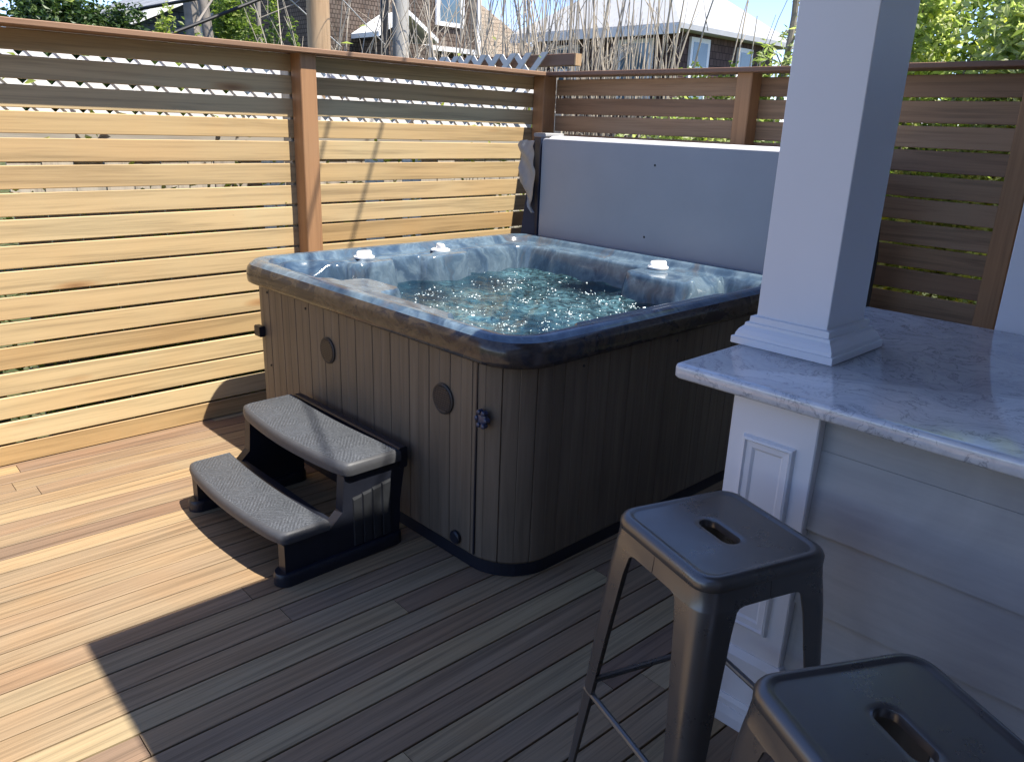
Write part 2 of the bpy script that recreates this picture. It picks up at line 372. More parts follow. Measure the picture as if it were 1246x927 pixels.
rf = empty('slat_fence', (0,-1.6,0), 'shaded brown slat fence along the right side behind the hot tub cover', 'fence', 'horizontal slat fences')
sr = MB(); YP = -1.53
for j in range(17):
    zb = ZT - P_*j - .034
    if zb < -.03: continue
    for a, b in ((YP+.001, -.105), (-2.8, YP-.001), (-5.2, -2.802)):
        dz = random.uniform(-.003,.003)
        sr.cbox(random.uniform(-.001,.001), .02, a, b, max(zb+dz,.004), zb+SH+dz, 'y', .0025)
sr.build('slat_panel', M['cedar_y_shaded'], rf)
for yp in (YP, -2.865, -4.2):
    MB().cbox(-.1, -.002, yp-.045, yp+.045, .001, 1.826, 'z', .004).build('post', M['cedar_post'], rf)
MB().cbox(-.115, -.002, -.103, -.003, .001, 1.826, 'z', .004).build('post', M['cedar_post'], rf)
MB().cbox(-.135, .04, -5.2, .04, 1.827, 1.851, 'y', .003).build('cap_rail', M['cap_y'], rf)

# ------------------------------------------------------------------ neighbour's lattice fences
def lattice(mb, L, z0, z1, sw=.038, pitch=.105, th=.006, f=None):
    H = z1 - z0
    for sgn, off in ((1, 0), (-1, .0065)):
        k = -H
        while k < L + H:
            # strip centre line from (k, z0) to (k + sgn*H, z1); clipped to the panel
            hw = sw/math.sqrt(2)
            pts = [(k-hw, z0), (k+hw, z0), (k+hw+sgn*H, z1), (k-hw+sgn*H, z1)]
            lo = min(p[0] for p in pts); hi = max(p[0] for p in pts)
            if lo >= 0 and hi <= L:
                vs = [f(p[0], off, p[1]) for p in pts] + [f(p[0], off+th, p[1]) for p in pts]
                mb.add(vs, [(0,1,2,3),(7,6,5,4),(0,4,5,1),(1,5,6,2),(2,6,7,3),(3,7,4,0)])
            k += pitch*math.sqrt(2)
nf = empty('lattice_fence', (-2,.36,0), 'weathered grey board fence topped by white lattice, seen through the slat gaps', 'fence', 'neighbouring lattice fences')
l1 = MB(); lattice(l1, 5.2, 1.414, 1.775, .045, .083, .006, lambda u,o,z: (-4.9+u, .36-o, z)); l1.build('lattice_panel', M['white_vinyl'], nf)
bb = MB(); x = -4.9
while x < .3:
    w = random.uniform(.13,.15)
    if random.random() > .04: bb.box(x, x+w-.006, .37+random.uniform(0,.006), .388, GZ+.03, 1.43)
    x += w
bb.build('board_panel', M['grey_wood'], nf)
MB().box(-4.9,.3,.338,.3525,1.355,1.428).build('rail', M['grey_wood_x'], nf)
lf2 = empty('lattice_fence', (.35,3,0), 'grey lattice fence top running away beyond the fence corner', 'fence', 'neighbouring lattice fences')
l2 = MB(); lattice(l2, 5.4, 1.62, 2.022, .045, .115, .008, lambda u,o,z: (.35-o, .17+u, z)); l2.build('lattice_panel', M['grey_lattice'], lf2)
b2 = MB(); yy = .17
while yy < 5.6: b2.box(.357,.375,yy,yy+.13,GZ+.03,1.615); yy += .137
b2.build('board_panel', M['grey_wood'], lf2)
MB().cbox(.377,.44,.10,1.9,1.93,2.01,'y',.003).build('rail', M['cap_y'], lf2)
MB().cbox(.378,.439,.085,.0995,1.931,2.009,'z',.002).build('rail_end', M['pole_tan'], lf2)

# ------------------------------------------------------------------ hot tub
TX0, TX1, TY0, TY1, TZ = -2.36, -.46, -2.212, -.298, .884
TCX, TCY, HX, HY = (TX0+TX1)/2, (TY0+TY1)/2, (TX1-TX0)/2, (TY1-TY0)/2
def rrect(cx, cy, hx, hy, r, n_arc=14, n_side=40):
    pts = []
    for qx, qy, a0 in ((1,1,0),(-1,1,90),(-1,-1,180),(1,-1,270)):
        ccx, ccy = cx+qx*(hx-r), cy+qy*(hy-r)
        for k in range(n_arc+1):
            a = R(a0 + 90*k/n_arc); pts.append((ccx+r*math.cos(a), ccy+r*math.sin(a)))
        nx = {0:(cx-(hx-r),cy+hy),90:(cx-hx,cy-(hy-r)),180:(cx+(hx-r),cy-hy),270:(cx+hx,cy+(hy-r))}[a0]
        p = pts[-1]
        for k in range(1, n_side): pts.append((p[0]+(nx[0]-p[0])*k/n_side, p[1]+(nx[1]-p[1])*k/n_side))
    return pts
tub = empty('hot_tub', (TCX,TCY,0), 'square hot tub with brown slatted cabinet and marbled blue shell full of bubbling water', 'hot tub')
def sm(a, b, x):
    t = np.clip((x-a)/(b-a), 0, 1); return t*t*(3-2*t)
def sd_rbox(x, y, cx, cy, hx, hy, r):
    qx = np.abs(x-cx)-hx+r; qy = np.abs(y-cy)-hy+r
    return np.hypot(np.maximum(qx,0),np.maximum(qy,0)) + np.minimum(np.maximum(qx,qy),0) - r
WZ = .725
def height(x, y):
    """top surface of the shell"""
    d_out = -sd_rbox(x, y, TCX, TCY, HX, HY, .17)              # inset from the outer edge
    z = np.full_like(x, TZ)
    led = sd_rbox(x, y, TCX, TCY, HX-.085, HY-.085, .15)        # ledge just inside the rim
    z = z - .03*sm(0.012, -.018, led)
    # long moulded grooves on the fence side and the cover side
    z = z - .012*np.exp(-((y-(TY1-.19))/.014)**2)*sm(TX0+.3,TX0+.4,x)*sm(TX1-.2,TX1-.3,x)
    z = z - .010*np.exp(-((x-(TX1-.15))/.014)**2)*sm(TY0+.3,TY0+.4,y)*sm(TY1-.2,TY1-.3,y)
    # basin outline: rounded box, with pods that stay high
    bas = sd_rbox(x, y, TCX+.01, TCY-.01, HX-.205, HY-.205, .30)
    bas = np.minimum(bas, sd_rbox(x, y, TX0+.34, TY1-.36, .2, .17, .15))        # scooped corner seats
    bas = np.minimum(bas, sd_rbox(x, y, TX1-.31, TY0+.33, .2, .2, .15))
    bas = np.minimum(bas, sd_rbox(x, y, TX0+.33, TY0+.36, .2, .22, .15))
    bas = np.minimum(bas, sd_rbox(x, y, TX1-.42, TY1-.42, .22, .2, .12))
    def pod(cx, cy, hx, hy, r=.07): return -sd_rbox(x, y, cx, cy, hx, hy, r)
    bas = np.maximum(bas, pod(TX1-.2, -1.63, .2, .2))
    bas = np.maximum(bas, pod(TX0+.2, -1.03, .14, .15))
    bas = np.maximum(bas, pod(-1.28, TY1-.17, .15, .12)); bas = np.maximum(bas, pod(-1.75, TY1-.17, .13, .11))
    wall = sm(.0, -.075, bas)
    z = z - .36*wall
    z = z - .34*sm(-.33, -.43, bas)
    # shallow scoops with a lip around the head of the corner seats
    for cx, cy in ((TX0+.26,TY1-.27),(TX1-.26,TY0+.27)):
        rr = np.hypot(x-cx, y-cy)
        z = np.minimum(z, np.where(rr < .16, .79 + 2.8*rr**2, z))
        z = z + .012*np.exp(-((rr-.165)/.016)**2)*(1-wall)
    # knob mounts
    for cx, cy in KN:
        rr = np.hypot(x-cx, y-cy); z = np.where(wall < .5, z + .014*np.exp(-(rr/.06)**4), z)
    # shoulder bulges along the rim
    z = z + .008*np.exp(-((d_out-.05)/.03)**2)
    return z
KN = [(-1.75,-.475),(-1.28,-.505),(-.69,-1.52)]
out = np.array(rrect(TCX, TCY, HX, HY, .17, 18, 100))
cen = np.array([TCX, TCY])
lipm = MB(); rl = []
for ins, z in ((.045,.792),(.012,.790),(.002,.797),(0,.812),(0,.845),(.004,.862),(.013,.876)):
    f = np.array([1-ins/HX, 1-ins/HY]); pp = cen + (out-cen)*f
    rl.append([(a,b,z) for a,b in pp])
lipm.rings(rl); lipm.build('outer_lip', M['lip'], tub, True, 60)
shell = MB(); rs = []
ts = np.concatenate([[1-.013/HX, 1-.020/HX], np.linspace(1-.028/HX, .45, 88), np.linspace(.44,.02,24)])
for i, t in enumerate(ts):
    pp = cen + (out-cen)*t; z = height(pp[:,0], pp[:,1])
    if i == 0: z = np.full(len(pp), .876)
    if i == 1: z = np.full(len(pp), .881)
    rs.append([(a,b,c) for (a,b),c in zip(pp,z)])
shell.rings(rs, cap1=True); shell.build('shell', M['acrylic'], tub, True, 60)
# water surface
w = MB(); nx = 110
X, Y = np.meshgrid(np.linspace(TX0+.1,TX1-.1,nx), np.linspace(TY0+.1,TY1-.1,nx))
def ripple(x, y):
    return .004*np.sin(17*x+9*y+2*np.sin(6*y))+.004*np.sin(23*y-11*x+2*np.sin(7*x))+.0025*np.sin(47*x+31*y)+.002*np.sin(61*y-43*x)
Hh = height(X, Y); Zw = WZ + ripple(X, Y)
idx = {}
for i in range(nx-1):
    for j in range(nx-1):
        if min(Hh[i,j],Hh[i+1,j],Hh[i,j+1],Hh[i+1,j+1]) < WZ + .02:
            q = []
            for a, b in ((i,j),(i,j+1),(i+1,j+1),(i+1,j)):
                if (a,b) not in idx: idx[(a,b)] = len(w.v); w.v.append((X[a,b],Y[a,b],Zw[a,b]))
                q.append(idx[(a,b)])
            w.f.append(tuple(q))
wat = w.build('water', M['water'], tub, True, 180)
# bubbles and froth riding on the water
fo = MB()
def flake(x, y, r):
    n = 7; z = WZ + float(ripple(np.array(x), np.array(y))) ; ph = random.random()*6
    st = random.uniform(.6,1.8); th = random.random()*3.14
    ring = []
    for k in range(n):
        a = ph+2*math.pi*k/n; rr = r*random.uniform(.75,1.2); u, v = rr*st*math.cos(a), rr*math.sin(a)
        ring.append((x+u*math.cos(th)-v*math.sin(th), y+u*math.sin(th)+v*math.cos(th), z-.001))
    top = (x, y, z+r*.55)
    fo.add(ring+[top], [(k,(k+1)%n,n) for k in range(n)])
cl = [(-1.8,-1.5,.20,70),(-1.5,-1.3,.25,40),(-1.05,-1.65,.26,110),(-1.65,-1.75,.20,110),(-1.35,-1.95,.08,260),(-.98,-1.9,.10,160),(-1.0,-.9,.25,90),(-1.6,-1.0,.25,60)]+[(random.uniform(-2,-.9),random.uniform(-2,-.8),.03,14) for _ in range(36)]
for cx, cy, s, n in cl:
    for _ in range(n):
        x, y = random.gauss(cx,s), random.gauss(cy,s)
        if not (TX0+.12<x<TX1-.12 and TY0+.12<y<TY1-.12): continue
        if float(height(np.array([x]),np.array([y]))[0]) > WZ-.02: continue
        flake(x, y, abs(random.gauss(.0012,.0016))+.0011)
fo.build('bubble_froth', M['foam'], tub)['kind'] = 'stuff'
# cabinet of vertical tongue boards
cab = MB()
CI = .03
def perim(hx, hy, r):
    base = rrect(TCX, TCY, hx, hy, r, 24, 60); pts = [base[0]]; L = [0]
    for a, b in zip(base, base[1:]+base[:1]): L.append(L[-1]+math.hypot(b[0]-a[0],b[1]-a[1]))
    return base, L
base, L = perim(HX-CI, HY-CI, .2); tot = L[-1]
def at(s):
    s %= tot
    lo, hi = 0, len(base)
    while hi-lo > 1:
        m = (lo+hi)//2
        if L[m] <= s: lo = m
        else: hi = m
    a, b = base[lo], base[(lo+1)%len(base)]; f = (s-L[lo])/max(L[lo+1]-L[lo],1e-9)
    tx, ty = b[0]-a[0], b[1]-a[1]; l = math.hypot(tx,ty)
    return a[0]+tx*f, a[1]+ty*f, ty/l, -tx/l
nb = round(tot/.118); bw = tot/nb; prof = []
# seam: deeper gap where the side panel meets the corner panel
for k in range(nb):
    s0 = k*bw
    prof += [(s0, -.005), (s0+.003, 0)] + [(s0+bw*f, 0) for f in (.12,.25,.4,.48)] + [(s0+bw*.5,-.0012),(s0+bw*.52,0)] + [(s0+bw*f, 0) for f in (.65,.8,.9)] + [(s0+bw-.003, 0)]
rb = []
for z, ins in ((.055,.012),(.065,.004),(.79,0)):
    ring = []
    for s, o in prof:
        x, y, nx_, ny_ = at(s); ring.append((x+nx_*(o-ins), y+ny_*(o-ins), z))
    rb.append(ring)
cab.rings(rb); cab.build('cabinet', M['cabinet'], tub)
bs = MB(); pr = rrect(TCX,TCY,HX-.045,HY-.045,.19,12,2); bs.prism(pr,'z',.002,.07); bs.build('base', M['black_plastic'], tub)
CX = TX0 + CI
seam = MB(); seam.box(CX-.0015, CX+.004, -2.008, -2.002, .07, .785); seam.build('panel_seam', M['black_plastic'], tub)
for yv in (-1.07, -1.83):
    vent = MB().lathe([(.056,0),(.056,.004),(.050,.007),(.046,.005),(.03,.006),(.0,.006)], (CX-.001,yv,.61), '-x', 28).build('round_speaker', M['dark_grey'], tub, True)
    gr = MB()
    for k in range(-5,6):
        h = math.sqrt(max(.047**2-(k*.008)**2,0)); gr.box(CX-.0085, CX-.006, yv-h, yv+h, .61+k*.008-.003, .61+k*.008+.003)
    gr.build('grille', M['black_plastic'], vent)
lt = MB(); lt.lathe([(.022,0),(.022,.012),(.012,.016)], (CX-.001,-2.045,.6), '-x', 12)
for k in range(6):
    a = k*math.pi/3; lt.lathe([(.009,0),(.009,.018),(.005,.021)], (CX-.001,-2.045+.022*math.cos(a),.6+.026*math.sin(a)), '-x', 8)
lt.build('latch', simple('dark_blue_latch',(.03,.04,.085),.35,.5), tub, True)
MB().lathe([(.026,0),(.026,.008),(.02,.013),(0,.013)], (CX-.001,-1.91,.10), '-x', 20).build('drain_cap', M['black_plastic'], tub, True)
for yv, zv in ((-.56,.765),(-.9,.755),(-.56,.42)): MB().lathe([(.006,0),(.005,.003),(0,.003)], (CX-.001,yv,zv), '-x', 8).build('screw', M['black_plastic'], tub)
for xv in (-2.0,-1.45,-.9):
    MB().lathe([(.006,0),(.005,.003),(0,.003)], (xv,TY0+CI+.001,.755), '-y', 8).build('screw', M['black_plastic'], tub)
hb = MB().cbox(CX-.03,CX-.001,-.52,-.47,.55,.60,'y',.004).build('cover_clip', M['black_plastic'], tub)
for i, (kx, ky) in enumerate(KN):
    zk = float(height(np.array([kx]),np.array([ky]))[0]) - .002
    kb = MB().lathe([(.052,0),(.052,.008),(.04,.013),(.0,.014)], (kx,ky,zk), 'z', 28).build('diverter_knob', M['white_plastic'] if i < 3 else M['dark_grey'], tub, True)
    gp = MB(); c, s_ = math.cos(i*1.3), math.sin(i*1.3); ring0 = []
    n = 20; rr = []
    for zz, sc_ in ((.012,1.0),(.03,.96),(.036,.8)):
        rr.append([(kx+c*.046*sc_*math.cos(a)-s_*.019*sc_*math.sin(a), ky+s_*.046*sc_*math.cos(a)+c*.019*sc_*math.sin(a), zk+zz) for a in [2*math.pi*k/n for k in range(n)]])
    gp.rings(rr, cap0=True, cap1=True); gp.build('grip', M['white_plastic'], kb, True, 60)
# jets round the walls
for jx, jy, ax in ((-2.13,-.62,0),(-.72,-1.98,0),(-1.98,-.545,0)):
    jz = .83
    ring = [(jx+.03*math.cos(a), jy+.03*math.sin(a), float(height(np.array([jx]),np.array([jy]))[0])+.012) for a in np.linspace(0,2*math.pi,21)]
    MB().tube(ring, .006, 8).build('jet_ring', M['white_plastic'], tub, True)

# ------------------------------------------------------------------ folded cover on its lifter behind the tub
cv = empty('spa_cover', (-.38,-1.3,.5), 'folded grey hot tub cover standing upright behind the tub beside the fence', 'hot tub cover')
def leaf(x0, x1, y0, y1, z0, z1, mat, name, par):
    m = MB(); pr = rrect(0,0,(y1-y0)/2,(z1-z0)/2,.03,5,12); n = len(pr)
    yc, zc = (y0+y1)/2,(z0+z1)/2
    rr = []
    for x, s in ((x0+.0,.988),(x0+.01,1.0),(x1-.01,1.0),(x1,.988)):
        rr.append([(x, yc+a*s, zc+b*s) for a,b in pr])
    m.rings(rr, cap0=True, cap1=True)
    return m.build(name, mat, par, True, 20)
leaf(-.452,-.365,-2.36,-.425,.56,1.458,M['grey_vinyl'],'front_leaf',cv)
leaf(-.36,-.28,-2.36,-.425,.56,1.45,M['grey_vinyl'],'back_leaf',cv)
tp = MB(); pr = [(-.445,1.452),(-.40,1.470),(-.33,1.472),(-.275,1.455),(-.275,1.440),(-.445,1.440)]
tp.prism(pr,'y',-2.35,-.47); tp.build('hinge_strip', simple('sunlit_hinge_vinyl',(.72,.73,.76),.4,.5,.05,6,.1), cv)  # paler than the cover: its sunlit top edge painted into the strip
sk = MB()
sk.add([(-.46,-.425,.70),(-.46,-.43,1.46),(-.27,-.43,1.455),(-.25,-.425,.60),
        (-.50,-.30,.70),(-.43,-.345,1.46),(-.27,-.37,1.455),(-.25,-.29,.60)],
       [(0,1,2,3),(7,6,5,4),(0,4,5,1),(1,5,6,2),(2,6,7,3),(3,7,4,0)])
sk.build('end_flap', M['shaded_navy_vinyl'], cv)
# crumpled loose skirt
ck = MB(); nu, nv = 10, 16; grid = []
for i in range(nv):
    for j in range(nu):
        u, v = j/(nu-1), i/(nv-1)
        zz = 1.44 - v*.42; wdt = .155*(1-v)**.7+.03 - .05*max(0,.12-v)/.12
        yy_ = -.425 + wdt*u*1.0 + .012*math.sin(9*v+3*u)+.006*math.sin(23*v)
        xx_ = -.505 + .02*u + .016*math.sin(13*v+5*u)*u + random.uniform(-.006,.006)
        grid.append((xx_, yy_, zz+random.uniform(-.004,.004)))
ck.add(grid+[(a+.008,b+.004,c) for a,b,c in grid], [(i*nu+j,i*nu+j+1,(i+1)*nu+j+1,(i+1)*nu+j) for i in range(nv-1) for j in range(nu-1)] + [tuple(nu*nv+k for k in (i*nu+j,(i+1)*nu+j,(i+1)*nu+j+1,i*nu+j+1)) for i in range(nv-1) for j in range(nu-1)])
ck.build('loose_skirt', M['vinyl_flap'], cv, True, 60)
lp = MB(); lp.cbox(-.42,-.26,-.43,-.33,1.462,1.485,'x',.006); lp.cbox(-.30,-.14,-.45,-.36,1.455,1.47,'x',.005); lp.build('top_flap', M['vinyl_flap'], cv)
la = MB(); la.tube([(-.24,-.36,.25),(-.24,-.36,1.0),(-.32,-.36,1.35)],.016); la.tube([(-.24,-2.4,.25),(-.24,-2.4,1.0),(-.32,-2.4,1.35)],.016); la.tube([(-.32,-.36,1.35),(-.32,-2.4,1.35)],.014)
la.build('lifter_arm', M['dark_grey'], cv, True)
for yv, zv in ((-1.27,1.35),(-1.24,.97)): MB().lathe([(.007,0),(.005,.003),(0,.003)], (-.4515,yv,zv), '-x', 8).build('stud', M['dark_grey'], cv)

# ------------------------------------------------------------------ spa steps
sp = empty('spa_steps', (-2.65,-1.26,0), 'two tread grey and black plastic steps set against the tub', 'steps')
def tread(y0, y1, xb, xf, bow, z1, th, name):
    n = 22; fr = []; bkp = []
    r = .035
    outl = []
    for k in range(n+1):
        f = k/n; yv = y0+(y1-y0)*f; xv = xf - bow*(1-(2*f-1)**2)
        outl.append((xv, yv))
    # round the two front corners
    front = [(xf+.03, y0), (xf+.010, y0+.006), (xf+.001, y0+.022)] + outl[2:-2] + [(xf+.001,y1-.022),(xf+.010,y1-.006),(xf+.03,y1)]
    back = []
    for k in range(9):
        f = 1-k/8; yv = y0+(y1-y0)*f; back.append((xb - bow*.6*(1-(2*f-1)**2), yv))
    o = front + back
    c = (sum(p[0] for p in o)/len(o), sum(p[1] for p in o)/len(o))
    m = MB(); rr = []
    def ins(d): 
        res = []
        for (x, yv) in o:
            dx, dy = x-c[0], yv-c[1]
            res.append((x-math.copysign(min(d,abs(dx)),dx), yv-math.copysign(min(d,abs(dy)),dy)))
        return res
    for d, z in ((.012,z1-th),(.002,z1-th+.004),(0,z1-th*.55),(.002,z1-.010),(.007,z1-.003),(.013,z1)):
        rr.append([(a,b,z) for a,b in ins(d)])
    m.rings(rr, cap0=True); e = m.build(name, M['tread_edge'], sp, True, 50)
    t = MB(); rr = [[(a,b,z) for a,b in ins(d)] for d, z in ((.013,z1),(.018,z1-.0015),(.021,z1-.001),(.026,z1+.0015))]
    t.rings(rr, cap1=True); t.build('grip_surface', M['tread'], e, True, 40)
tread(-1.675,-.875,-2.400,-2.640,.035,.385,.05,'tread')
tread(-1.665,-.885,-2.700,-2.885,.033,.195,.045,'tread')
for ys, sg in ((-1.635,-1),(-.925,1)):
    m = MB()
    pf = [(-2.875,.03),(-2.875,.15),(-2.70,.15),(-2.645,.20),(-2.635,.335),(-2.41,.335),(-2.375,.30),(-2.395,.17),(-2.40,.03)]
    m.prism([(a,b) for a,b in pf][::-1],'y',ys-.022,ys+.022); sd = m.build('side_panel', M['black_plastic'], sp)
    rbm = MB()
    for k in range(4):
        xa = -2.60+.042*k
        yo = ys+sg*.022
        rbm.add([(xa-.012*(k-1.5)*0,yo,.05),(xa+.035,yo,.05),(xa+.037,yo,.25+.008*k),(xa-.003,yo,.245+.008*k),
                 (xa+.003,yo+sg*.0045,.055),(xa+.032,yo+sg*.0045,.055),(xa+.033,yo+sg*.0045,.24+.008*k),(xa,yo+sg*.0045,.235+.008*k)],
                [(0,1,5,4),(1,2,6,5),(2,3,7,6),(3,0,4,7),(4,5,6,7)])
    rbm.build('rib', simple('grey_rib_plastic',(.022,.024,.028),.45,.45,.3,40,.2), sd)  # ribs in a slightly lighter grey than the side panel
    ft = MB(); n = 14; pr = []
    xa, xb, hw = -2.905, -2.385, .042
    for k in range(n+1): a = R(90+180*k/n); pr.append((xa+hw+hw*math.cos(a), ys+hw*math.sin(a)))
    for k in range(n+1): a = R(-90+180*k/n); pr.append((xb-hw+hw*math.cos(a), ys+hw*math.sin(a)))
    cx_, cy_ = (xa+xb)/2, ys; rr = []
    for s, z in ((1,.001),(1,.028),(.97,.04),(.9,.046)):
        rr.append([(cx_+(a-cx_)*(1-(1-s)*.2), cy_+(b-cy_)*s, z) for a,b in pr])
    ft.rings(rr, cap0=True, cap1=True); ft.build('foot', M['black_plastic'], sp, True, 40)
cr = MB(); cr.cbox(-2.70,-2.66,-1.63,-.93,.10,.165,'y',.006); cr.cbox(-2.40,-2.362,-1.66,-.89,.30,.383,'y',.006); cr.build('beam_and_shade_strip', M['black_plastic'], sp)  # lower beam, plus rear black strip standing in for the tub's shadow

# ------------------------------------------------------------------ bar counter with column
KZ, KT = .965, .037
bar = empty('bar_counter', (-1.75,-3.7,0), 'outdoor bar with marbled stone top, grey siding and a white panelled end post', 'bar')
ct = MB(); kx0, kx1, ky0, ky1 = -2.328, -1.168, -4.7, -2.757
pr = []
for (cx_, cy_, a0) in ((kx1-.015,ky1-.015,0),(kx0+.02,ky1-.02,90),(kx0+.015,ky0+.015,180),(kx1-.015,ky0+.015,270)):
    r_ = .02 if a0 == 90 else .015
    for k in range(7): a = R(a0+15*k); pr.append((cx_+r_*math.cos(a), cy_+r_*math.sin(a)))
cc = ((kx0+kx1)/2,(ky0+ky1)/2)
def shr(d): return [(a-math.copysign(d,a-cc[0]), b-math.copysign(d,b-cc[1])) for a,b in pr]
ct.rings([[(a,b,z) for a,b in shr(d)] for d,z in ((.004,KZ-KT),(0,KZ-KT+.005),(0,KZ-.008),(.002,KZ-.003),(.007,KZ))], cap0=True, cap1=True)
ct.build('countertop', M['marble'], bar, True, 50)
# siding wall
sd = MB(); lap = [(.832,.926),(.627,.832),(.422,.627),(.217,.422),(.02,.217)]
SX = -2.258
for i, (a, b) in enumerate(lap):
    if i == 0: sd.box(SX+.004, SX+.02, -4.68, -3.13, a, b)
    else: sd.prism([(SX-.008,a),(SX+.02,a),(SX+.02,b-.001),(SX+.004,b-.001)],'y',-4.68,-3.13)
sd.build('siding', M['siding'], bar)
inn = MB(); inn.box(SX+.021,-1.3,-4.68,-2.96,.01,.926); inn.build('carcass', M['siding'], bar)
# panelled end post
PX0, PX1, PY0, PY1 = -2.285, -2.03, -3.14, -2.915
pil = MB().cbox(PX0,PX1,PY0,PY1,.002,.926,'z',.003).build('end_post', M['white_paint'], bar)
def frame(mb, y0, y1, z0, z1, w, x0, x1):
    # picture-frame moulding with mitred, stepped profile on the -x face
    prof = [(0,0),(.004,.010),(.010,.012),(.014,.006),(w-.006,.005),(w,0)]
    rr = []
    for d, h in prof: rr.append([(x0-h,y0+d,z0+d),(x0-h,y1-d,z0+d),(x0-h,y1-d,z1-d),(x0-h,y0+d,z1-d)])
    mb.rings(rr)
fm = MB(); frame(fm, PY0+.045, PY1-.042, .30, .825, .034, PX0-.0005, 0); fm.build('panel_moulding', M['white_paint'], pil)
bm_ = MB()
def band(mb, d0, d1, z0, z1):
    mb.rings([[(PX0-d,PY0-d,z),(PX1+d,PY0-d,z),(PX1+d,PY1+d,z),(PX0-d,PY1+d,z)][::1] for d, z in ((d0,z0),(d0,z0+(z1-z0)*.55),(d1,z1))], cap0=True, cap1=True)
band(bm_, .026, .022, .001, .055); band(bm_, .020, .015, .0552, .085); band(bm_, .012, .012, .0852, .19); band(bm_, .016, .004, .1902, .232)
bm_.build('base_moulding', M['white_paint'], pil)

def column(bx0, bx1, by0, by1, z0, z1, label, base=True):
    c = empty('porch_column', ((bx0+bx1)/2,(by0+by1)/2,z0), label, 'column', 'square white porch columns')
    m = .046
    MB().cbox(bx0+m,bx1-m,by0+m,by1-m,z0+.001,z1,'z',.002).build('shaft', M['white_paint'], c)
    if base:
        b = MB()
        rr = [[(bx0+d,by0+d,z),(bx1-d,by0+d,z),(bx1-d,by1-d,z),(bx0+d,by1-d,z)] for d, z in ((0,z0+.001),(0,z0+.020),(.007,z0+.021),(.008,z0+.030),(.014,z0+.042),(.024,z0+.052),(.025,z0+.060),(.033,z0+.061),(.034,z0+.078),(m-.001,z0+.080))]
        b.rings(rr, cap0=True, cap1=True); b.build('base_moulding', M['white_paint'], c)
    return c
column(-2.017,-1.697,-3.031,-2.733,KZ,2.44,'white square column with stepped base standing on the bar top')
column(-1.21,-.89,-3.43,-3.125,.005,2.44,'white square column behind the far edge of the bar at the right', False)

# roof over the bar: its edge throws the shadow on the deck
rx, ry, rz = -3.133, -2.745, 2.60
roof = empty('porch_roof', (rx,ry,2.44), 'flat white porch roof over the bar', 'roof')
rm = MB().box(0,3.18,-1.88,0,2.44,2.60)
soff = MB().box(.02,3.16,-1.86,-.02,2.425,2.439)
for m_, nm, mt in ((rm,'roof_slab',M['white_trim']),(soff,'soffit',simple('unseen_dark_ceiling',(.11,.085,.07),.7,.2))):  # unseen ceiling, coloured dark to cut light on the tub front
    a = -.036; m_.v = [(rx+x*math.cos(a)-y*math.sin(a), ry+x*math.sin(a)+y*math.cos(a), z) for x,y,z in m_.v]; m_.build(nm, mt, roof)
hs = empty('house', (-2,-7,GZ), 'unseen grey shingled house behind the bar that carries the porch roof', 'house')
MB().box(-8.5,-.5,-9,-4.75,GZ,3.4).build('wall', M['house_shingle'], hs)  # out-of-view wall, set close to darken the tub front
rfm = MB(); rfm.prism([(-4.6,3.405),(-6.9,5.0),(-9.2,3.405)],'x',-8.8,-.2); rfm.build('roof', M['grey_roof'], hs)
for xa in (-5.6,-2.2):
    fr_ = MB().box(xa,xa+1.2,-4.749,-4.70,1.0,2.2).build('window', M['white_trim'], hs)
    MB().box(xa+.07,xa+1.13,-4.71,-4.69,1.07,2.13).build('pane', M['glass'], fr_)
dr_ = MB().box(-3.9,-3.0,-4.749,-4.71,.02,2.1).build('door', M['white_trim'], hs)
MB().box(-3.75,-3.15,-4.715,-4.70,.9,1.95).build('pane', M['glass'], dr_)

